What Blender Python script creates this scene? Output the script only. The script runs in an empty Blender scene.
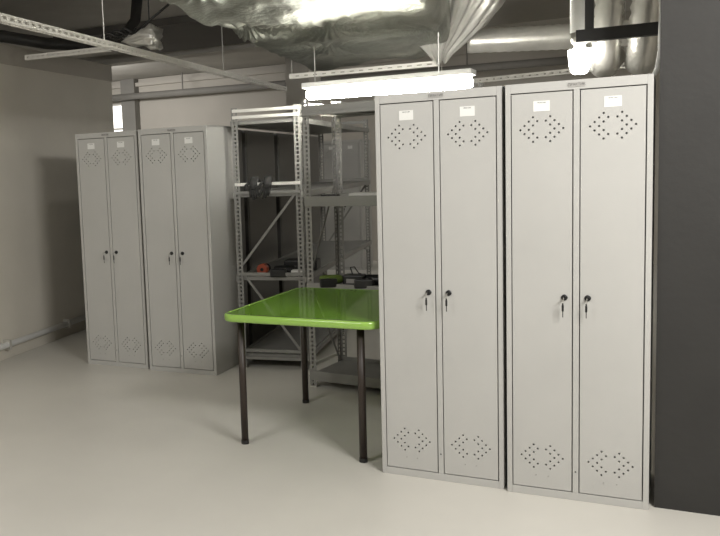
import bpy, bmesh, math, random
from mathutils import Vector, Matrix, noise
random.seed(4)
S = bpy.context.scene
COL = S.collection
PI = math.pi

# ------------------------------------------------------------ materials
def mat(name, color, rough=.5, metal=0., var=.0, scale=4., bump=0., bscale=40., coat=0., emit=None, estr=0., spec=.5):
    m = bpy.data.materials.new(name); m.use_nodes = True
    nt = m.node_tree; n = nt.nodes; b = n['Principled BSDF']
    b.inputs['Base Color'].default_value = (*color, 1)
    b.inputs['Roughness'].default_value = rough
    b.inputs['Metallic'].default_value = metal
    b.inputs['Specular IOR Level'].default_value = spec
    b.inputs['Coat Weight'].default_value = coat
    b.inputs['Coat Roughness'].default_value = .08
    tc = n.new('ShaderNodeTexCoord')
    if var > 0:
        t = n.new('ShaderNodeTexNoise'); t.inputs['Scale'].default_value = scale; t.inputs['Detail'].default_value = 6
        nt.links.new(tc.outputs['Object'], t.inputs['Vector'])
        r = n.new('ShaderNodeValToRGB')
        r.color_ramp.elements[0].position = .3; r.color_ramp.elements[1].position = .72
        r.color_ramp.elements[0].color = (*[c*(1-var) for c in color], 1)
        r.color_ramp.elements[1].color = (*[min(1, c*(1+var)) for c in color], 1)
        nt.links.new(t.outputs['Fac'], r.inputs['Fac']); nt.links.new(r.outputs['Color'], b.inputs['Base Color'])
    if bump > 0:
        t2 = n.new('ShaderNodeTexNoise'); t2.inputs['Scale'].default_value = bscale; t2.inputs['Detail'].default_value = 5
        nt.links.new(tc.outputs['Object'], t2.inputs['Vector'])
        bp = n.new('ShaderNodeBump'); bp.inputs['Strength'].default_value = bump; bp.inputs['Distance'].default_value = .01
        nt.links.new(t2.outputs['Fac'], bp.inputs['Height']); nt.links.new(bp.outputs['Normal'], b.inputs['Normal'])
    if emit:
        b.inputs['Emission Color'].default_value = (*emit, 1); b.inputs['Emission Strength'].default_value = estr
    return m

M = {}
M['locker'] = mat('locker_grey_paint', (.445, .440, .418), .42, var=.03, scale=2.5, bump=.05, bscale=180, spec=.4)
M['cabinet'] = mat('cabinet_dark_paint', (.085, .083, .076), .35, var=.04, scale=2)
M['rack'] = mat('rack_grey_paint', (.25, .247, .23), .45, var=.05, scale=3)
M['galv'] = mat('galvanised_steel', (.62, .61, .57), .38, metal=.55, var=.06, scale=9)
M['strut'] = mat('pale_strut_paint', (.86, .84, .79), .4, metal=0, var=.05, scale=8)
M['tie'] = mat('tie_white_paint', (.72, .71, .66), .4, var=.03)
M['foil'] = mat('aluminium_foil', (.36, .37, .33), .47, metal=.8, var=.15, scale=5, bump=.9, bscale=26)
M['foilbright'] = mat('bright_foil', (.84, .83, .79), .36, metal=.6, var=.1, scale=7, bump=.3, bscale=40)
M['wall'] = mat('painted_plaster_grey', (.66, .625, .55), .55, var=.07, scale=1.1, bump=.12, bscale=25)
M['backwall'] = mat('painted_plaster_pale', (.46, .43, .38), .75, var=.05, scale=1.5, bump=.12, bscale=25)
M['ceil'] = mat('ceiling_concrete', (.46, .44, .40), .8, var=.12, scale=1.6, bump=.3, bscale=14)
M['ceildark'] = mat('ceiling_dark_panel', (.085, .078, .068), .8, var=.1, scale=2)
M['floor'] = mat('screed_floor', (.60, .58, .53), .38, var=.05, scale=1.4, bump=.06, bscale=60)
M['column'] = mat('dark_column_paint', (.022, .021, .019), .7, var=.12, scale=3, bump=.15, bscale=20)
M['colgrey'] = mat('grey_column_paint', (.22, .21, .19), .7, var=.08, scale=3)
M['black'] = mat('black_plastic', (.012, .012, .012), .4)
M['darkmetal'] = mat('black_steel', (.02, .019, .018), .5)
M['brown'] = mat('dark_brown_steel', (.028, .019, .014), .45, coat=.0)
M['white'] = mat('white_plastic', (.82, .82, .80), .45)
M['paper'] = mat('white_paper', (.74, .74, .71), .8)
M['ink'] = mat('grey_ink', (.05, .05, .05), .7)
M['plate'] = mat('nameplate_grey', (.36, .35, .33), .4)
M['orange'] = mat('orange_plastic', (.36, .065, .028), .4)
M['greenpl'] = mat('green_plastic', (.13, .19, .035), .45)
M['glove'] = mat('grey_knit', (.038, .038, .036), .9, bump=.5, bscale=120)
M['chrome'] = mat('key_steel', (.7, .7, .68), .25, metal=1)
M['rim'] = mat('green_table_edge', (.27, .46, .085), .22, coat=.5, var=.02)
M['lampglow'] = mat('lamp_glow', (1, 1, 1), .4, emit=(1, .96, .86), estr=14)
M['tubeglow'] = mat('tube_glow', (1, 1, 1), .4, emit=(1, .97, .88), estr=72)
M['winglow'] = mat('window_glow', (1, 1, 1), .4, emit=(1, .97, .90), estr=1.6)
# translucent glossy green sheet
g = bpy.data.materials.new('green_glass_sheet'); g.use_nodes = True
nt = g.node_tree; nt.nodes.clear()
out = nt.nodes.new('ShaderNodeOutputMaterial')
d = nt.nodes.new('ShaderNodeBsdfDiffuse'); d.inputs['Color'].default_value = (.25, .50, .06, 1)
t = nt.nodes.new('ShaderNodeBsdfTransparent'); t.inputs['Color'].default_value = (.50, .80, .22, 1)
gl = nt.nodes.new('ShaderNodeBsdfGlossy'); gl.inputs['Roughness'].default_value = .06
m1 = nt.nodes.new('ShaderNodeMixShader'); m1.inputs[0].default_value = .32
nt.links.new(d.outputs[0], m1.inputs[1]); nt.links.new(t.outputs[0], m1.inputs[2])
fr = nt.nodes.new('ShaderNodeFresnel'); fr.inputs['IOR'].default_value = 1.45
m2 = nt.nodes.new('ShaderNodeMixShader')
nt.links.new(fr.outputs[0], m2.inputs[0]); nt.links.new(m1.outputs[0], m2.inputs[1]); nt.links.new(gl.outputs[0], m2.inputs[2])
nt.links.new(m2.outputs[0], out.inputs[0])
M['sheet'] = g

# ------------------------------------------------------------ helpers
def box(bm, x0, y0, z0, x1, y1, z1, bev=0.):
    vs = [bm.verts.new(p) for p in ((x0,y0,z0),(x1,y0,z0),(x1,y1,z0),(x0,y1,z0),(x0,y0,z1),(x1,y0,z1),(x1,y1,z1),(x0,y1,z1))]
    fs = [bm.faces.new([vs[i] for i in f]) for f in ((0,3,2,1),(4,5,6,7),(0,1,5,4),(1,2,6,5),(2,3,7,6),(3,0,4,7))]
    if bev > 0:
        es = list({e for f in fs for e in f.edges})
        bmesh.ops.bevel(bm, geom=es, offset=bev, segments=2, affect='EDGES', profile=.5)

def bar(bm, p, q, w, h, up=(0, 0, 1)):
    """rectangular bar from p to q, w wide sideways, h high along up"""
    p, q = Vector(p), Vector(q); d = (q-p).normalized(); up = Vector(up)
    s = d.cross(up).normalized(); u = s.cross(d).normalized()
    vs = []
    for c in (p, q):
        for a, b in ((-1,-1),(1,-1),(1,1),(-1,1)):
            vs.append(bm.verts.new(c+s*a*w/2+u*b*h/2))
    for f in ((0,1,2,3),(7,6,5,4),(0,4,5,1),(1,5,6,2),(2,6,7,3),(3,7,4,0)): bm.faces.new([vs[i] for i in f])

def tube(bm, pts, r, seg=12, cap=True):
    pts = [Vector(p) for p in pts]; rings = []
    rs = r if isinstance(r, (list, tuple)) else [r]*len(pts)
    prev = None
    for i, p in enumerate(pts):
        d = (pts[min(i+1, len(pts)-1)]-pts[max(i-1, 0)]).normalized()
        if prev is None:
            a = Vector((0, 0, 1)) if abs(d.z) < .9 else Vector((1, 0, 0))
            s = d.cross(a).normalized()
        else:
            s = (prev-d*prev.dot(d)).normalized()
        prev = s; u = d.cross(s)
        rings.append([bm.verts.new(p+(s*math.cos(2*PI*k/seg)+u*math.sin(2*PI*k/seg))*rs[i]) for k in range(seg)])
    for a, b in zip(rings, rings[1:]):
        for k in range(seg): bm.faces.new((a[k], a[(k+1)%seg], b[(k+1)%seg], b[k]))
    if cap:
        bm.faces.new(rings[0][::-1]); bm.faces.new(rings[-1])

def perf(bm, o, U, V, w, L, pitch, hw, hh, off=None):
    """sheet w x L from o along U (width) and V (length) with a column of punched holes"""
    o, U, V = Vector(o), Vector(U).normalized(), Vector(V).normalized()
    off = w/2 if off is None else off
    us = [0, off-hw/2, off+hw/2, w]
    n = int(L/pitch); rest = (L-n*pitch)/2
    vsx = [0]; hole = []
    for i in range(n):
        a = rest+i*pitch+(pitch-hh)/2
        vsx += [a, a+hh]
    vsx.append(L)
    g = [[bm.verts.new(o+U*u+V*v) for u in us] for v in vsx]
    for j in range(len(vsx)-1):
        for i in range(3):
            if i == 1 and j % 2 == 1: continue
            bm.faces.new((g[j][i], g[j][i+1], g[j+1][i+1], g[j+1][i]))

def obj(name, bm, m, parent=None, loc=None, smooth=False, solid=0, bevel=0, label=None):
    me = bpy.data.meshes.new(name)
    bmesh.ops.recalc_face_normals(bm, faces=bm.faces)
    bm.to_mesh(me); bm.free()
    for mm in (m if isinstance(m, (list, tuple)) else [m]): me.materials.append(mm)
    o = bpy.data.objects.new(name, me); COL.objects.link(o)
    if smooth:
        for p in me.polygons: p.use_smooth = True
    if parent: o.parent = parent
    if loc: o.location = loc
    if solid:
        s = o.modifiers.new('s', 'SOLIDIFY'); s.thickness = solid; s.offset = 0
    if bevel:
        s = o.modifiers.new('b', 'BEVEL'); s.width = bevel; s.segments = 2; s.limit_method = 'ANGLE'
    if label: o['label'] = label
    return o

def tag(o, label, cat, group=None, kind=None):
    if label: o['label'] = label
    if cat: o['category'] = cat
    if group: o['group'] = group
    if kind: o['kind'] = kind
    return o

def thing(name, loc, rz, label, cat, group=None):
    o = bpy.data.objects.new(name, None); COL.objects.link(o)
    o.empty_display_size = .1; o.location = loc; o.rotation_euler = (0, 0, rz)
    return tag(o, label, cat, group)

def copy_tree(o, parent=None):
    c = o.copy(); COL.objects.link(c)
    if parent: c.parent = parent
    for ch in [k for k in bpy.data.objects if k.parent == o]: copy_tree(ch, c)
    return c

def nb(): return bmesh.new()
def struct(name, bm, m, **k):
    o = obj(name, bm, m, **k); o['kind'] = 'structure'; return o
def S1(name, *b, m):
    bm = nb(); box(bm, *b); return struct(name, bm, m)

def text_bm(bm, s, size, cx, y, cz, mi):
    """letters facing -Y, added to bm with material index mi"""
    cu = bpy.data.curves.new('t', 'FONT'); cu.body = s; cu.size = size; cu.align_x = 'CENTER'; cu.align_y = 'CENTER'; cu.extrude = .0003; cu.resolution_u = 2
    o = bpy.data.objects.new('t', cu); COL.objects.link(o)
    dg = bpy.context.evaluated_depsgraph_get(); me = bpy.data.meshes.new_from_object(o.evaluated_get(dg))
    n0 = len(bm.faces); v0 = len(bm.verts)
    bm.from_mesh(me); bm.verts.ensure_lookup_table(); bm.faces.ensure_lookup_table()
    for v in bm.verts[v0:]:
        x, yy, z = v.co; v.co = (cx+x, y-z, cz+yy)
    for f in bm.faces[n0:]: f.material_index = mi
    bpy.data.objects.remove(o); bpy.data.meshes.remove(me); bpy.data.curves.remove(cu)

# ------------------------------------------------------------ room
CZ = 3.10
S1('floor', -11.5, -2.2, -.1, 2.2, 12.8, 0, m=M['floor'])
S1('ceiling', -11.5, -2.2, CZ, 2.2, 12.8, CZ+.1, m=M['ceil'])
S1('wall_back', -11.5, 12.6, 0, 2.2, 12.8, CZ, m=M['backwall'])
S1('wall_front', -11.5, -2.2, 0, 2.2, -2.0, CZ, m=M['wall'])
S1('wall_right', 2.0, -2.0, 0, 2.2, 12.6, CZ, m=M['wall'])
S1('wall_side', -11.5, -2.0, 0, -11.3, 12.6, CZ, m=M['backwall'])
# near left wall, slightly skewed, ends at the corner of the wider hall
bm = nb()
P = [(-4.86, 4.3), (-5.28, 7.45), (-5.55, 7.45), (-5.55, -2.0), (-4.86, -2.0)]
def prism(bm, P, z0, z1):
    a = [bm.verts.new((x, y, z0)) for x, y in P]; b = [bm.verts.new((x, y, z1)) for x, y in P]
    bm.faces.new(a[::-1]); bm.faces.new(b); n = len(P)
    for i in range(n): bm.faces.new((a[i], a[(i+1)%n], b[(i+1)%n], b[i]))
prism(bm, P, 0, 2.62); struct('wall_left', bm, M['wall'])
bm = nb()
prism(bm, [(-4.852, 4.3), (-5.272, 7.455), (-5.29, 7.455), (-4.87, 4.3), (-4.87, -2.0), (-4.852, -2.0)], 2.46, 2.625); struct('trim_1', bm, M['backwall'])
# downstand beams
S1('trim_2', -11.3, 9.7, 2.98, 2.0, 9.95, CZ, m=M['ceil'])
S1('trim_3', -3.3, 8.9, 2.80, 2.0, 9.2, CZ, m=M['ceil'])
# recessed dark ceiling panels
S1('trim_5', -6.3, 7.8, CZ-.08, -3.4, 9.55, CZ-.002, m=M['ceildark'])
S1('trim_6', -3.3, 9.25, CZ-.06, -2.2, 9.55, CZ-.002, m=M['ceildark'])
# cornice along back wall
S1('trim_7', -11.3, 12.50, CZ-.13, 2.0, 12.6, CZ-.07, m=M['backwall'])
# square columns
o = S1('column_rear', -8.64, 12.45, 0, -8.36, 12.6, CZ, m=M['colgrey'])
S1('column_middle', -4.52, 10.2, 0, -4.20, 10.6, CZ, m=M['ceil'])
S1('column_right', -.104, 3.975, 0, .75, 4.36, CZ, m=M['column'])
# narrow window on the back wall
w = thing('window_1', (-8.79, 12.585, .75), 0, None, None); w['kind'] = 'structure'
bm = nb()
for b in ((-.14,-.02,0,-.115,.012,1.95),(.115,-.02,0,.14,.012,1.95),(-.14,-.02,0,.14,.012,.03),(-.14,-.02,1.92,.14,.012,1.95),(-.14,-.02,1.5,.14,.012,1.54)): box(bm, *b)
obj('window_frame', bm, M['tie'], w)
bm = nb(); box(bm, -.115, -.008, .03, .115, .008, 1.92); obj('pane', bm, M['winglow'], w)

# heating pipe low on left wall
t = thing('heating_pipe', (-4.86, 4.3, 0), 0, 'white painted pipe running low along the left wall just above the floor', 'pipe')
bm = nb(); tube(bm, [(.05, -2.6, .13), (.05, 0, .13), (-.375, 3.1, .13)], .026); obj('pipe', bm, M['white'], t, smooth=True)
for k, yy in enumerate((1.0, 1.95, 2.75)):
    bm = nb(); xx = .05-.425*yy/3.1
    box(bm, xx-.06, yy-.012, .09, xx+.03, yy+.012, .17); obj('bracket', bm, M['galv'], t)

# ------------------------------------------------------------ lockers
W, D, H = .576, .47, 1.83
def locker_proto():
    root = thing('metal_locker', (0, 0, 0), 0, '', 'locker')
    bm = nb(); T = .012
    ST, CS, HD, BT = .022, .024, .040, .034
    box(bm, -W/2, .02, 0, -W/2+T, D, H); box(bm, W/2-T, .02, 0, W/2, D, H)
    box(bm, -W/2+T, D-T, 0, W/2-T, D, H); box(bm, -W/2, 0.02, H-T, W/2, D, H+.0005)
    box(bm, -W/2+T, .02, BT-.012, W/2-T, D-T, BT)
    box(bm, -W/2, 0, 0, -W/2+ST, .022, H); box(bm, W/2-ST, 0, 0, W/2, .022, H)
    box(bm, -W/2+ST, 0, H-HD, W/2-ST, .022, H); box(bm, -W/2+ST, 0, 0, W/2-ST, .022, BT)
    box(bm, -CS/2, 0, BT, CS/2, .022, H-HD)
    box(bm, -.006, .022, BT, .006, D-T, H-HD)
    body = obj('body', bm, M['locker'], root, bevel=.0015)
    bm = nb(); tube(bm, [(0, .0012, .13), (0, -.0006, .13)], .0038, 10); obj('rivet', bm, M['ink'], body)
    bm = nb(); box(bm, -.032, -.003, H-.029, .032, .001, H-.011); n = len(bm.faces)
    text_bm(bm, 'ПРАКТИК', .0145, 0, -.0031, H-.0202, 1)
    obj('nameplate', bm, [M['plate'], M['ink']], body, label='small grey maker plate with dark lettering')
    g = .0045
    for s in (-1, 1):
        x0 = CS/2+g if s > 0 else -W/2+ST+g; x1 = W/2-ST-g if s > 0 else -CS/2-g
        xc = (x0+x1)/2
        z0, z1 = BT+g, H-HD-g
        # perforated sheet with round-ish punched holes, as a cell grid
        holes = set()
        for c, rows in ((5, (0,)), (4, (1, -1)), (3, (0, 2, -2)), (2, (1, -1, 3, -3)), (1, (2, -2))):
            for r_ in rows: holes.add((c, r_)); holes.add((-c, r_))
        pt = .0175; hr = .0046
        bm = nb(); box(bm, x0, .001, z0, x1, .016, z1)
        door = obj('door', bm, M['locker'], root)
        cb = nb()
        for cz in (1.632, .182):
            for c, r_ in holes:
                bmesh.ops.create_cone(cb, cap_ends=True, segments=10, radius1=hr, radius2=hr, depth=.06,
                    matrix=Matrix.Translation((xc+c*pt*.99, .01, cz+r_*pt))@Matrix.Rotation(PI/2, 4, 'X'))
        cut = obj('cutter', cb, M['locker'])
        md = door.modifiers.new('h', 'BOOLEAN'); md.object = cut; md.operation = 'DIFFERENCE'; md.solver = 'EXACT'
        dg = bpy.context.evaluated_depsgraph_get(); dg.update()
        me = bpy.data.meshes.new_from_object(door.evaluated_get(dg)); door.modifiers.clear(); old = door.data; door.data = me
        me.name = 'door'
        bpy.data.objects.remove(cut)
        # small screws under lower vent
        for a in (-1, 1):
            bm = nb(); tube(bm, [(xc+a*.026, .0015, .094), (xc+a*.026, -.0008, .094)], .0032, 10)
            obj('screw', bm, M['plate'], door)
        # card
        bm = nb(); box(bm, xc-.033, -.0006, 1.708, xc+.033, .0012, 1.752)
        text_bm(bm, 'ПРАКТИК', .0075, xc, -.0008, 1.744, 1)
        obj('label_card', bm, [M['paper'], M['ink']], door, label='white name card')
        # lock and keys
        xl = CS/2+g+.030 if s > 0 else -CS/2-g-.030
        bm = nb(); tube(bm, [(xl, .002, .905), (xl, -.004, .905), (xl, -.006, .905)], [.0132, .0132, .010], 18)
        tube(bm, [(xl, -.006, .905), (xl, -.013, .905)], .0075, 14)
        obj('lock', bm, M['black'], door)
        bm = nb(); bar(bm, (xl, -.013, .905), (xl, -.036, .905), .002, .008)
        tube(bm, [(xl, -.036, .909), (xl-.001, -.038, .897), (xl-.002, -.036, .885)], .0016, 8)
        kb = nb()
        bar(kb, (xl-.003, -.036, .885), (xl-.003, -.033, .875), .006, .002, (0, 1, 0))
        box(kb, xl-.0075, -.038, .849, xl+.0015, -.032, .877, .002)
        bar(kb, (xl-.003, -.035, .851), (xl-.003, -.033, .823), .0035, .002, (0, 1, 0))
        obj('key_ring', bm, M['chrome'], door)
        k = obj('key', kb, M['black'], door, label='dark key hanging from the lock')
    return root
proto = locker_proto()
GL = 'grey two-door lockers in front of the racks'
GR = 'grey two-door lockers by the left wall'
def locc(x, y, a): # centre-front from front-left corner
    return (x+math.cos(a)*W/2, y+math.sin(a)*W/2, 0)
spots = [(-1.294, 3.941, 0., 'pale grey two-door locker right beside the green table', GL),
         (-.700, 3.923, .012, 'pale grey two-door locker against the dark column, nearest to the camera', GL),
         (-4.207, 5.407, .005, 'grey two-door locker standing next to the left wall', GR),
         (-3.598, 5.38, .03, 'grey two-door locker between the leftmost locker and the first rack', GR),
         (-4.56, 11.45, .03, 'distant grey locker with a white card seen through the rack behind the table', None)]
for i, (x, y, a, lb, gr) in enumerate(spots):
    o = proto if i == 0 else copy_tree(proto)
    o.location = locc(x, y, a); o.rotation_euler = (0, 0, a); o['label'] = lb; o['category'] = 'locker'
    if gr: o['group'] = gr

# row of plain cabinets, backs to the rack
rowa = math.atan2(1, -.17)
for (y0, y1, lb) in ((5.97, 6.33, 'narrow dark grey cabinet directly behind the left lockers and beside the first rack'),
                 (6.42, 7.33, 'wide dark grey steel cabinet seen through the near end of the first rack'),
                 (7.45, 8.36, 'wide dark grey steel cabinet in the middle of the row behind the first rack'),
                 (8.46, 9.36, 'farthest dark grey steel cabinet of the row behind the first rack')):
    xm = -3.14-.17*(y0-5.9); L = (y1-y0)/math.cos(math.atan(.17))
    t = thing('steel_cabinet', (xm, y0, 0), math.atan(.17), lb, 'cabinet', 'plain cabinets in a row behind the first rack')
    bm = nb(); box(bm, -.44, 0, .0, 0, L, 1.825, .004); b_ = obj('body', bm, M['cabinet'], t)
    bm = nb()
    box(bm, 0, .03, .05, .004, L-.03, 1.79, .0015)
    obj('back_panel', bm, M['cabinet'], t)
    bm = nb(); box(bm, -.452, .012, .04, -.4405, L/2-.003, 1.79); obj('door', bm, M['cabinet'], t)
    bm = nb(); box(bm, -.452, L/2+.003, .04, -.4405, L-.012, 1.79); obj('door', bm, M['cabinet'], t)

# ------------------------------------------------------------ racks
def upright(name, root, x, y, sx, sy, Hh=1.955, w=.048, m='rack'):
    """perforated angle post with its corner at (x,y), flanges along sx*X and sy*Y"""
    bm = nb()
    perf(bm, (x, y, .004), (sx, 0, 0), (0, 0, 1), w, Hh-.004, .030, .016, .017)
    perf(bm, (x, y, .004), (0, sy, 0), (0, 0, 1), w, Hh-.004, .030, .016, .017)
    bmesh.ops.remove_doubles(bm, verts=bm.verts, dist=.0004)
    o = obj(name, bm, M[m], root, solid=.0022)
    bm = nb(); box(bm, x-.004 if sx > 0 else x-w, y-.004 if sy > 0 else y-w, 0, x+w if sx > 0 else x+.004, y+w if sy > 0 else y+.004, .006)
    obj('foot', bm, M['galv'], o)
    return o

def shelf(root, x0, y0, x1, y1, z, beams=True, bh=.05, th=.028, label=None):
    """z = top of deck"""
    bm = nb(); box(bm, x0+.012, y0+.012, z-th, x1-.012, y1-.012, z, .002)
    for k in range(1, 4):   # pressed stiffening ribs underneath
        xx = x0+(x1-x0)*k/4
        if x1-x0 > y1-y0: box(bm, xx-.02, y0+.03, z-th-.008, xx+.02, y1-.03, z-th)
    s = obj('shelf', bm, M['rack'], root)
    return s

def rack(name, loc, rz, lx, ly, levels, beam_axis, lb, ties=(), braces=(), postm='rack'):
    r = thing(name, loc, rz, lb, 'shelving rack', 'metal shelving racks')
    for sx, sy in ((0,0),(1,0),(0,1),(1,1)):
        upright('upright', r, sx*lx, sy*ly, 1 if sx == 0 else -1, 1 if sy == 0 else -1, m=postm)
    for z in levels:
        s = shelf(r, .004, .004, lx-.004, ly-.004, z)
        e = .006
        if beam_axis == 'x':
            for yy, d_ in ((-.005, 1), (ly+.005, -1)):
                bm = nb(); box(bm, .003, yy-.012, z-.045, lx-.003, yy+.012, z+.022, .003)
                box(bm, .003, yy-.012-.0035 if d_ > 0 else yy+.012, z-.018, lx-.003, yy-.012 if d_ > 0 else yy+.0155, z-.012)
                obj('beam', bm, M['rack'], s)
        else:
            for xx in (-.005, lx+.005):
                bm = nb(); box(bm, xx-.008, .003, z-.040, xx+.008, ly-.003, z+.002, .003)
                obj('beam', bm, M['rack'], s)
    for (p, q, w_, h_, mm) in ties:
        bm = nb(); bar(bm, p, q, w_, h_); obj('cross_tie', bm, M[mm], r)
    for (p, q) in braces:
        bm = nb(); bar(bm, p, q, (.004), .018, (Vector((0,1,0)) if abs(q[0]-p[0]) > .1 else Vector((1,0,0))).cross(Vector(q)-Vector(p)))
        obj('diagonal_brace', bm, M['rack'], r)
    return r

# rack 1: its end frame faces the camera, the shelves run away from it
a1 = math.atan(.16); lx, ly = .52, 2.9
yt = -.004
ties = [((.01, yt, z), (lx-.01, yt, z), .014, .022, m_) for z, m_ in ((1.932, 'tie'), (1.885, 'tie'), (1.392, 'tie'), (1.330, 'rack'), (.722, 'rack'), (.140, 'rack'), (.083, 'rack'))]
ties += [((.01, ly, z), (lx-.01, ly, z), .014, .03, m_) for z, m_ in ((1.93, 'rack'), (1.34, 'rack'), (.135, 'rack'))]
ties += [((.01, ly, .63), (lx-.01, ly, .63), .014, .055, 'tie')]
br = [((lx-.03, .012, 1.345), (.03, .012, .775)), ((.03, .012, .745), (lx-.03, .012, .12)),
      ((.03, ly-.015, .62), (lx-.03, ly-.015, 1.29))]
r1 = rack('shelving_rack', (-2.965, 5.68, 0), a1, lx, ly, (1.86, 1.325, .70, .11), 'y',
          'long grey perforated steel rack standing end-on beside the left lockers', ties, br)

# rack 2: front beam faces the camera, goes behind the big locker
a2 = -.12
ties = [((-.004, .02, z), (-.004, .44, z), .012, .022, 'tie') for z in (1.92, 1.86, .145)]
br = [((-.0, .03, .76), (-.0, .43, 1.40)), ((.0, .43, .10), (.0, .03, .72)), ((1.18, .03, .76), (1.18, .43, 1.40))]
br = [((.008 if p[0] < .5 else p[0], p[1], p[2]), (.008 if q[0] < .5 else q[0], q[1], q[2])) for p, q in br]
r2 = rack('shelving_rack', (-2.255, 5.345, 0), a2, 1.2, .46, (1.885, 1.285, .702, .095), 'x',
          'grey perforated steel rack behind the green table, facing front', ties, br)

# ------------------------------------------------------------ things on the shelves
def to_world(root, x, y, z):
    return (Matrix.Translation(root.location)@Matrix.Rotation(root.rotation_euler.z, 4, 'Z')@Vector((x, y, z)))

def drill(name, loc, rz, lb, c1, c2, s=1., tilt=0):
    """cordless drill lying on its side"""
    t = thing(name, loc, rz, lb, 'power tool', 'cordless tools on the racks'); t.scale = (s, s, s)
    R0 = .034
    bm = nb(); tube(bm, [(-.10,0,R0),(-.095,0,R0),(-.06,0,R0),(.02,0,R0),(.05,0,R0),(.065,0,R0)], [.018,.028,.034,.034,.031,.024], 18)
    obj('housing', bm, M[c1], t, smooth=True)
    bm = nb(); tube(bm, [(.0655,0,R0),(.075,0,R0),(.105,0,R0),(.118,0,R0)], [.025,.026,.024,.012], 16); obj('chuck', bm, M['black'], t, smooth=True)
    bm = nb(); tube(bm, [(.118,0,R0),(.165,0,R0)], .004, 8); obj('bit', bm, M['chrome'], t)
    bm = nb(); tube(bm, [(-.045,-.028,R0-.003),(-.052,-.06,.029),(-.06,-.10,.028),(-.062,-.118,.028)], [.020,.019,.019,.022], 14); obj('handle', bm, M[c2], t, smooth=True)
    bm = nb(); box(bm, -.115,-.175,.001,.005,-.122,.058,.008); obj('battery', bm, M['black'], t)
    return t

def sheet(name, loc, rz, w, l, lb, cat='paper', curl=.004, m='paper', th=.0008):
    bm = nb(); n = 8; g = [[bm.verts.new((w*(i/n-.5), l*(j/n-.5), .0015+curl*(1+math.sin(i*1.3+j*.8))*.5)) for i in range(n+1)] for j in range(n+1)]
    for j in range(n):
        for i in range(n): bm.faces.new((g[j][i], g[j][i+1], g[j+1][i+1], g[j+1][i]))
    o = obj(name, bm, M[m], smooth=True, solid=th); o.location = loc; o.rotation_euler = (0, 0, rz)
    return tag(o, lb, cat)

# orange tape / holesaw-like ring with dark tool on rack 1, shelf .70
zs = .7005
p = to_world(r1, .17, .10, zs)
t = thing('hole_saw', (p.x, p.y, p.z), a1, 'round orange cup of a tool with a dark centre on the first rack', 'tool')
bm = nb()
n = 28; prof = [(.014,-.022),(.038,-.022),(.043,-.016),(.043,.03),(.036,.036),(.014,.036)]
rg = [[bm.verts.new((r*math.cos(2*PI*k/n), y, .0435+r*math.sin(2*PI*k/n))) for k in range(n)] for r, y in prof]
for i in range(len(prof)):
    a, b = rg[i], rg[(i+1) % len(prof)]
    for k in range(n): bm.faces.new((a[k], a[(k+1)%n], b[(k+1)%n], b[k]))
obj('ring', bm, M['orange'], t, smooth=False, label='orange ring')
bm = nb(); tube(bm, [(0,-.012,.0435),(0,.09,.0435),(0,.12,.0435)], [.0138,.0138,.03], 16); obj('core', bm, M['black'], t)
p = to_world(r1, .345, .16, zs); drill('cordless_drill', (p.x, p.y, p.z), .35, 'black cordless drill beside the orange cup on the first rack', 'black', 'black', 1.0)
p = to_world(r1, .40, .42, zs)
t = thing('tool_case', (p.x, p.y, p.z), .2, 'black tool case lying behind the papers on the first rack', 'case')
bm = nb(); box(bm, -.13,-.09,0,.13,.09,.085,.012); obj('shell', bm, M['black'], t)
bm = nb(); tube(bm, [(-.05,-.09,.045),(-.045,-.112,.045),(.045,-.112,.045),(.05,-.09,.045)], .007, 8); obj('handle', bm, M['darkmetal'], t)
p = to_world(r1, .31, .045, zs); sheet('paper_sheet', p, .4, .13, .07, 'crumpled white paper lying in front of the black drill on the first rack', curl=.012)
p = to_world(r1, .452, .09, zs)
bm = nb(); box(bm, -.05,-.035,0,.05,.035,.042,.004); o = obj('small_box', bm, M['paper'], loc=p); o.rotation_euler = (0,0,.15)
tag(o, 'small white box near the right post of the first rack', 'box')

# gloves hanging over the middle shelf end of rack 1
def glove(loc, rz, lb, lean):
    bm = nb()
    tube(bm, [(0,.10,.068),(0,.05,.085),(0,-.005,.083),(.0,-.032,.055),(lean*.3,-.036,.02)], [.020,.027,.031,.032,.028], 14)
    o = obj('work_glove', bm, M['glove'], smooth=True)
    b2 = bmesh.new(); b2.from_mesh(o.data)
    for k, (dx, L) in enumerate(((-.028,.060),(-.010,.078),(.009,.072),(.027,.055))):
        tube(b2, [(dx*.8+lean*.3,-.036,.028),(dx+lean*.7,-.040,-.01),(dx*1.15+lean*1.1,-.036,.02-L)], [.012,.0105,.008], 10)
    tube(b2, [(-.03,-.02,.07),(-.058,-.035,.045),(-.065,-.038,.015)], [.013,.011,.008], 10)
    b2.to_mesh(o.data); b2.free()
    for p_ in o.data.polygons: p_.use_smooth = True
    o.location = loc; o.rotation_euler = (0,0,rz); return tag(o, lb, 'glove', 'work gloves on the first rack')
p = to_world(r1, .155, .018, 1.335); glove(p, a1, 'dark grey work glove draped over the white tie, left one of the pair', .01)
p = to_world(r1, .262, .018, 1.340); glove(p, a1+.15, 'dark grey work glove draped over the white tie, right one of the pair', -.03)

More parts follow.
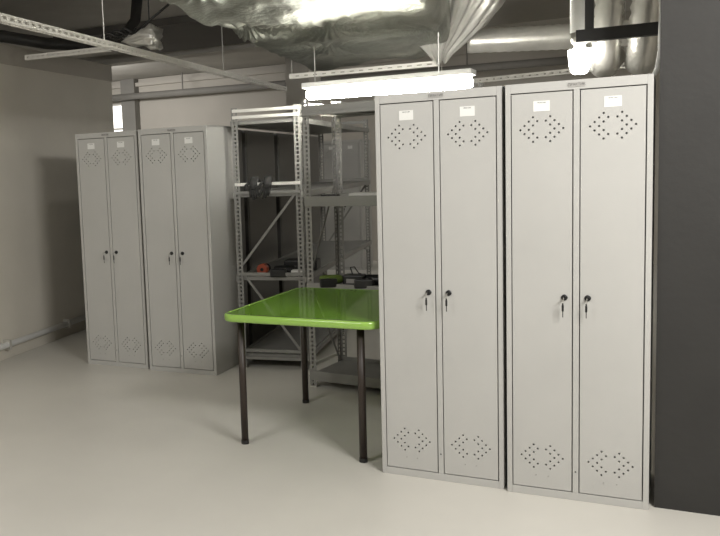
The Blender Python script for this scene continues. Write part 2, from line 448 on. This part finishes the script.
# rack 2 shelf
zs = .7025
p = to_world(r2, .135, .12, zs); drill('cordless_drill', (p.x, p.y, p.z), .5, 'green and black cordless drill lying left on the second rack', 'greenpl', 'greenpl', .95)
p = to_world(r2, .30, .11, zs)
t = thing('tool_battery_charger', (p.x, p.y, p.z), .1, 'black charger box with a cable loop beside the green drill', 'charger')
bm = nb(); box(bm, -.07,-.05,0,.07,.05,.075,.010); obj('shell', bm, M['black'], t)
bm = nb(); box(bm, -.045,-.0505,.02,.035,-.048,.05); obj('label_plate', bm, M['plate'], t)
bm = nb(); tube(bm, [(-.02,.02,.075),(-.03,.01,.12),(0,0,.125),(.03,-.01,.085),(.05,-.02,.08)], .004, 8); obj('cable', bm, M['darkmetal'], t, smooth=True)
p = to_world(r2, .44, .17, zs); drill('cordless_drill', (p.x, p.y, p.z), .12, 'black cordless drill lying right of the charger on the second rack', 'black', 'black', 1.05)
p = to_world(r2, .42, .05, zs); sheet('paper_sheet', p, .1, .14, .07, 'white paper slip at the shelf edge of the second rack', curl=.006)
# rack 2 upper shelf
zs = 1.2855+.0
p = to_world(r2, .17, .10, zs)
t = thing('hand_tool', (p.x, p.y, p.z), .05, 'dark flat hand tool lying on the upper shelf of the second rack', 'tool')
bm = nb(); box(bm, -.09,-.03,0.0,.03,.03,.03,.008); obj('body', bm, M['black'], t)
bm = nb(); box(bm, .03,-.014,.006,.13,.014,.010); obj('blade', bm, M['darkmetal'], t)
p = to_world(r2, .38, .2, zs); 
bm = nb(); box(bm, -.12,-.09,0,.12,.09,.034,.003); o = obj('flat_box', bm, M['paper'], loc=p); o.rotation_euler = (0,0,.1)
tag(o, 'flat white box on the upper shelf of the second rack', 'box')

# ------------------------------------------------------------ green table
TX0, TX1, TY0, TY1, TZ = -2.185, -1.303, 3.955, 4.99, .745
t = thing('table', ((TX0+TX1)/2, (TY0+TY1)/2, 0), -.012, 'green table with a glossy see-through top and dark brown legs', 'table')
hx, hy = (TX1-TX0)/2, (TY1-TY0)/2
def rrect(hx, hy, r, n=8):
    pts = []
    for cx, cy, a0 in ((hx-r, hy-r, 0), (-hx+r, hy-r, PI/2), (-hx+r, -hy+r, PI), (hx-r, -hy+r, 1.5*PI)):
        for k in range(n+1):
            a = a0+PI/2*k/n; pts.append((cx+r*math.cos(a), cy+r*math.sin(a)))
    return pts
bm = nb()
prof = [(0.030,TZ-.040,0),(.006,TZ-.040,0),(0,TZ-.034,0),(0,TZ-.010,0),(.004,TZ-.002,0),(.010,TZ,0),(.030,TZ,0)]
rings = []
for ins, z, _ in prof:
    rings.append([bm.verts.new((x, y, z)) for x, y in rrect(hx-ins, hy-ins, .085-ins)])
N = len(rings[0])
for i in range(len(rings)):
    a, b = rings[i], rings[(i+1) % len(rings)]
    for k in range(N): bm.faces.new((a[k], a[(k+1)%N], b[(k+1)%N], b[k]))
top_rim = obj('table_rim', bm, M['rim'], t, smooth=False, label='opaque light green rounded edge')
for p_ in top_rim.data.polygons: p_.use_smooth = True
bm = nb(); P = rrect(hx-.0300, hy-.0300, .055); prism(bm, P, TZ-.008, TZ-.0002)
obj('tabletop', bm, M['sheet'], t, label='translucent glossy green panel')
bm = nb()
for (a, b) in (((-hx+.09,-hy+.12),(-hx+.09,hy-.12)),((hx-.09,-hy+.12),(hx-.09,hy-.12))):
    pass
ax, ay = hx-.07, hy-.08
for p0, p1 in (((-ax,-ay),(ax,-ay)),((-ax,ay),(ax,ay)),((-ax,-ay),(-ax,ay)),((ax,-ay),(ax,ay))):
    bar(bm, (*p0, TZ-.024), (*p1, TZ-.024), .02, .016)
obj('underframe', bm, M['brown'], t)
for lx_, ly_ in ((-2.122,4.085),(-1.425,4.055),(-2.135,4.955),(-1.385,4.93)):
    dx, dy = lx_-t.location.x, ly_-t.location.y
    bm = nb(); tube(bm, [(dx,dy,.012),(dx,dy,TZ-.041)], .0195, 20)
    l = obj('leg', bm, M['brown'], t, smooth=False)
    for p_ in l.data.polygons: p_.use_smooth = len(p_.vertices) == 4
    bm = nb(); tube(bm, [(dx,dy,0),(dx,dy,.022)], .0215, 20); obj('foot_cap', bm, M['black'], l)

# ------------------------------------------------------------ ceiling services
def strut(name, p, q, w, h, pitch, hw, hh, lb, m='strut', cat='steel channel', down=True):
    """perforated U channel from p to q: punched bottom face, two side flanges"""
    p, q = Vector(p), Vector(q); L = (q-p).length; d = (q-p).normalized(); s = d.cross(Vector((0,0,1))).normalized(); u = s.cross(d)
    bm = nb()
    perf(bm, -s*w/2, s, d, w, L, pitch, hw, hh)
    perf(bm, -s*w/2, u, d, h, L, pitch, hw*.8, hh)
    perf(bm, s*w/2, u, d, h, L, pitch, hw*.8, hh)
    bmesh.ops.remove_doubles(bm, verts=bm.verts, dist=.0003)
    o = obj(name, bm, M[m], loc=p, solid=.002)
    return tag(o, lb, cat)

def rod(p, z1, lb):
    bm = nb(); tube(bm, [(0,0,0),(0,0,z1-p[2])], .004, 8); o = obj('threaded_rod', bm, M['galv'], loc=p); return tag(o, lb, 'rod', 'threaded rods under the ceiling')
strut('perforated_channel', (-2.917, 1.2, 2.35), (-3.99, 8.98, 2.35), .044, .044, .07, .020, .042, 'long pale perforated channel crossing the ceiling diagonally from the upper left')
rod((-3.405, 4.75, 2.395), CZ, 'thin rod holding the long perforated channel above the leftmost locker')
rod((-3.715, 7.0, 2.395), CZ, 'thin rod holding the long perforated channel near its far end')
strut('perforated_channel', (-4.90, 5.70, 2.49), (-4.085, 5.77, 2.49), .04, .04, .05, .014, .024, 'short grey perforated channel sticking out from the left wall top')
strut('perforated_channel', (-3.19, 7.30, 2.30), (-1.86, 7.37, 2.30), .042, .042, .085, .016, .05, 'slotted channel carrying the big foil duct above the racks')
strut('perforated_channel', (-2.35, 8.9, 2.25), (-.3, 8.5, 2.25), .044, .044, .07, .02, .035, 'perforated channel above the right lockers below the round duct')
rod((-2.2, 8.87, 2.27), CZ, 'thin rod above the left end of the channel behind the right lockers')
rod((-.5, 8.54, 2.27), CZ, 'thin rod at the right end of the channel behind the round duct')
rod((-1.88, 7.37, 2.345), CZ, 'thin rod at the right end of the slotted channel')
rod((-3.17, 7.30, 2.345), CZ, 'thin rod at the left end of the slotted channel')

# horizontal pipe on rear wall
t = thing('ceiling_pipe', (-9.2, 12.3, 2.79), 0, 'grey pipe running level along the pale back wall', 'pipe')
bm = nb(); tube(bm, [(0,0,0),(8.2,0,-.06)], .055, 14); obj('pipe', bm, M['colgrey'], t, smooth=True)
for xx in (1.9, 4.2, 6.5):
    bm = nb(); tube(bm, [(xx,0,0),(xx,0,CZ-2.79)], .012, 8); obj('hanger', bm, M['colgrey'], t)

# big foil-wrapped duct
def foil_plane():
    bm = nb(); nx, ny = 150, 200
    x0n, x1n = -2.36, -.95; x0f, x1f = -3.22, -1.80; Y0, Y1 = 3.0, 7.85
    cs = [(-2.62, 5.3, 26), (-2.15, 5.6, 30), (-1.55, 6.3, 34), (-2.5, 6.5, 22), (-2.2, 3.9, 24)]
    def hgt(x, y):
        h = .045*noise.noise(Vector((x*1.6, y*1.6, 0)))+.022*noise.noise(Vector((x*5, y*5, 2)))
        for cx, cy, n in cs:
            r = math.hypot(x-cx, y-cy); th = math.atan2(y-cy, x-cx)
            h += .016*math.sin(n*th+2*math.sin(3*th))*math.exp(-((r-.22)/.22)**2)
            h += .05*math.exp(-(r/.12)**2)
        h += .012*abs(noise.noise(Vector((x*9+y*3, y*4, 5))))
        return h
    g = []
    for j in range(ny+1):
        t_ = j/ny; y = Y0+(Y1-Y0)*t_
        xa = x0n+(x0f-x0n)*t_; xb = x1n+(x1f-x1n)*t_
        row = []
        for i in range(nx+1):
            s_ = i/nx
            # cross-section: wraps up at both sides
            x = xa+(xb-xa)*s_
            e = min(s_, 1-s_); z = max(2.36, 2.42+1.05*hgt(x, y))
            if e < .04: z += .10*((.04-e)/.04)**2
            if t_ > .98: z += .10*((t_-.98)/.02)**2
            row.append(bm.verts.new((x, y, z)))
        g.append(row)
    for j in range(ny):
        for i in range(nx): bm.faces.new((g[j][i], g[j][i+1], g[j+1][i+1], g[j+1][i]))
    # side walls and top
    top = 2.82
    def up(v): return bm.verts.new((v.co.x, v.co.y, top))
    L_ = [g[j][0] for j in range(ny+1)]; F = g[ny]; R_ = [g[j][nx] for j in range(ny, -1, -1)]; B = g[0][::-1]
    loop = L_+F[1:]+R_[1:]+B[1:-1]
    ups = [up(v) for v in loop]
    n = len(loop)
    for k in range(n): bm.faces.new((loop[k], loop[(k+1)%n], ups[(k+1)%n], ups[k]))
    bm.faces.new(ups)
    return bm
duct = o = obj('air_duct', foil_plane(), M['foil'], smooth=True)
tag(o, 'big flat duct wrapped in crumpled silver foil above the racks', 'duct')

# gathered foil end hanging above first right locker
def pleated(bm, pts, rs, n=64, amp=.16, k1=17):
    rings = []
    for i, (p, r) in enumerate(zip(pts, rs)):
        p = Vector(p)
        ring = []
        for k in range(n):
            a = 2*PI*k/n
            rr = r*(1+amp*math.sin(k1*a+.6*i)+.5*amp*noise.noise(Vector((math.cos(a)*3, math.sin(a)*3, i*.8))))
            ring.append(bm.verts.new(p+Vector((rr*math.cos(a), .7*rr*math.sin(a), .02*math.sin(5*a)))))
        rings.append(ring)
    for a, b in zip(rings, rings[1:]):
        for k in range(n): bm.faces.new((a[k], a[(k+1)%n], b[(k+1)%n], b[k]))
    bm.faces.new(rings[0][::-1]); bm.faces.new(rings[-1])
bm = nb()
pleated(bm, [(-1.78,7.15,2.31),(-1.765,7.1,2.37),(-1.73,7.05,2.44),(-1.68,7.0,2.54),(-1.62,6.95,2.66),(-1.56,6.9,2.80),(-1.5,6.88,2.96)],
        [.04,.09,.16,.25,.32,.36,.38], 120, .17, 23)
obj('gathered_foil_end', bm, M['foilbright'], duct, smooth=True, label='pleated foil gathered to a point')
# small foil bundle upper left
bm = nb()
rings = []
for i, (x, y, z, r) in enumerate(((-4.10,6.0,2.60,.02),(-4.04,6.0,2.60,.045),(-3.98,6.0,2.605,.06),(-3.91,6.02,2.61,.07),(-3.84,6.03,2.60,.09),(-3.79,6.03,2.59,.08))):
    ring = []
    for k in range(40):
        a = 2*PI*k/40; rr = r*(1+.4*noise.noise(Vector((math.cos(a)*3.5, math.sin(a)*3.5, i*.9))) + .14*math.sin(9*a+i))
        ring.append(bm.verts.new((x+.02*math.sin(3*a+i), y+rr*math.cos(a), z+rr*math.sin(a))))
    rings.append(ring)
for a, b in zip(rings, rings[1:]):
    for k in range(40): bm.faces.new((a[k], a[(k+1)%40], b[(k+1)%40], b[k]))
bm.faces.new(rings[0]); bm.faces.new(rings[-1])
bm.normal_update()
fb = obj('foil_bundle', bm, M['foilbright'], smooth=True); tag(fb, 'crumpled bright foil bundle at the top left above the long channel', 'foil bundle')
bm = nb(); tube(bm, [(-3.86,6.02,2.60),(-3.86,6.02,CZ)], .006, 8); obj('hanging_wire', bm, M['darkmetal'], fb)
# black cable coil
bm = nb()
for k in range(3):
    c = Vector((-3.66+.07*k, 5.2, 2.50+.010*k)); R_ = .085-.01*k
    tube(bm, [(c.x+R_*math.cos(2*PI*i/24), c.y+R_*.7*math.sin(2*PI*i/24), c.z+.015*math.sin(2*PI*i/8)) for i in range(25)], .009, 8)
tube(bm, [(-3.5,5.25,2.51),(-3.3,5.4,2.7),(-3.1,5.6,2.95),(-3.05,5.62,CZ)], .009, 8)
o = obj('cable_coil', bm, M['black'], smooth=True); tag(o, 'loops of black cable above the long channel at the top left', 'cable')
# added black tube, its colour stands in for the dark void above left wall
bm = nb(); tube(bm, [(-5.3,4.7,2.69),(-4.95,5.5,2.67),(-4.78,5.82,2.63),(-4.58,6.26,2.63),(-4.50,6.55,2.72),(-4.48,6.75,2.9),(-4.48,6.8,CZ)], .05, 16); o = obj('dark_gap_tube', bm, M['darkmetal'], smooth=True)
tag(o, 'added black tube standing in for the dark gap above the left wall', 'pipe')

# round silver duct
def ribbed(bm, pts, r, seg=28, step=.02, amp=.004, cap=True):
    P = [Vector(p) for p in pts]; out = []
    for a, b in zip(P, P[1:]):
        n = max(2, int((b-a).length/step))
        for i in range(n): out.append(a.lerp(b, i/n))
    out.append(P[-1])
    tube(bm, out, [r+(amp if i % 2 else -amp) for i in range(len(out))], seg, cap)
bm = nb(); ribbed(bm, [(-1.62, 7.42, 2.485), (-.76, 7.56, 2.45), (.6, 7.8, 2.43)], .10, step=.035, amp=.002)
o = obj('round_duct', bm, M['foilbright'], smooth=True); tag(o, 'round silver duct running level above the right lockers', 'duct')
def arc(p0, ang, R_, z):
    return
for (x, lb) in ((-.395, 'flexible silver duct bend right of the lamp'), (-.215, 'flexible silver duct bend next to the dark column')):
    bm = nb(); pts = [(x+.03, 5.2, 2.75), (x+.02, 5.2, 2.4), (x, 5.2, 2.16)]
    for k in range(0, 9):
        a = PI/2*k/8
        pts.append((x-.02*k/8, 5.2+.13-.13*math.cos(a), 2.14-.13*math.sin(a)))
    pts.append((x-.02, 5.85, 2.10))
    ribbed(bm, pts, .073, step=.03, amp=.005)
    o = obj('flexible_duct', bm, M['foilbright'], smooth=True); tag(o, lb, 'duct', 'flexible duct bends')

# black rail
bm = nb(); box(bm, -.50, 4.72, 2.075, .9, 4.78, 2.135, .003); o = obj('steel_rail', bm, M['darkmetal']); tag(o, 'black steel rail running behind the dark column above the right locker', 'rail')
for xx in (-.44, .6):
    bm = nb(); box(bm, xx-.02, 4.735, 2.135, xx+.02, 4.765, CZ); obj('hanger', bm, M['darkmetal'], o)
# white hose end by the column
bm = nb(); tube(bm, [(-.118,4.55,CZ),(-.116,4.55,2.15),(-.118,4.55,1.98),(-.13,4.55,1.90),(-.142,4.55,1.87)], .011, 10)
o = obj('white_conduit', bm, M['white'], smooth=True); tag(o, 'white conduit hanging between the right locker and the dark column', 'conduit')

# lamps
lamp = thing('pendant_lamp', (-.515, 5.05, 0), 0, 'glowing white pendant lamp above the right locker', 'lamp')
bm = nb(); tube(bm, [(0,0,2.075),(0,0,2.07),(0,0,1.99),(0,0,1.955),(0,0,1.945)], [.05,.060,.053,.043,.03], 24); obj('lamp_shade', bm, M['lampglow'], lamp, smooth=True)
bm = nb(); tube(bm, [(0,0,2.076),(0,0,2.10),(0,0,2.11),(0,0,2.16)], [.03,.03,.045,.05], 20); obj('socket', bm, M['galv'], lamp, smooth=True)
bm = nb(); tube(bm, [(0,0,2.16),(0,0,2.75),(0,0,CZ)], [.05,.05,.05], 16); obj('stem', bm, M['white'], lamp, smooth=True)

tl = thing('tube_lamp', (-1.765, 5.62, -.072), .015, 'bright fluorescent tube lamp hanging above the second rack', 'lamp')
bm = nb(); tube(bm, [(-.56,0,2.074),(-.54,0,2.074),(.54,0,2.066),(.56,0,2.066)], [.026,.037,.037,.026], 20); obj('diffuser', bm, M['tubeglow'], tl, smooth=True)
bm = nb(); box(bm, -.57,-.085,2.114,.57,.085,2.15,.005); obj('housing', bm, M['white'], tl)
for xx in (-.5, .35):
    bm = nb(); tube(bm, [(xx,0,2.15),(xx,0,2.40)], .004, 8); obj('hanger', bm, M['galv'], tl)

# ------------------------------------------------------------ lights
def area(name, loc, tgt, sx, sy, power, col=(1, .98, .95)):
    l = bpy.data.lights.new(name, 'AREA'); l.shape = 'RECTANGLE'; l.size = sx; l.size_y = sy; l.energy = power; l.color = col
    o = bpy.data.objects.new(name, l); COL.objects.link(o); o.location = loc
    o.rotation_euler = (Vector(tgt)-Vector(loc)).to_track_quat('-Z', 'Y').to_euler(); return o
area('ceiling_light_front_right', (1.15, 1.9, 2.7), (-.6, 3.9, .9), 1.2, .3, 78)
area('ceiling_light_front_left', (-3.0, .6, 2.9), (-2.4, 3.6, 0), 1.2, .3, 38)
area('ceiling_light_hall', (-8.0, 10.0, 2.8), (-8.0, 12.0, 1.2), 1.2, .3, 36)
area('ceiling_light_rear', (-1.5, 10.6, 2.9), (-2.5, 10.6, 0), 1.2, .3, 14)
W_ = bpy.data.worlds.new('w'); S.world = W_; W_.use_nodes = True
W_.node_tree.nodes['Background'].inputs[0].default_value = (.9, .95, 1, 1); W_.node_tree.nodes['Background'].inputs[1].default_value = .3

# ------------------------------------------------------------ camera
cam = bpy.data.cameras.new('camera'); co = bpy.data.objects.new('camera', cam); COL.objects.link(co)
r = Vector((.87695344, .4787792, -.04151068)); u = Vector((-.01468779, .11303878, .99348201)); f = Vector((-.48035084, .87062777, -.10616196))
m = Matrix((( r.x, u.x, -f.x, 0), (r.y, u.y, -f.y, 0), (r.z, u.z, -f.z, 1.52689612), (0, 0, 0, 1)))
co.matrix_world = m
cam.sensor_width = 36; cam.lens = 855.766763/720*36; cam.shift_x = (360-217.0915)/720; cam.shift_y = -(268-258.784)/720
cam.clip_start = .05
S.camera = co
S.view_settings.view_transform = 'Standard'; S.view_settings.look = 'None'; S.view_settings.gamma = 1; S.view_settings.exposure = .55; S.view_settings.use_curve_mapping = False
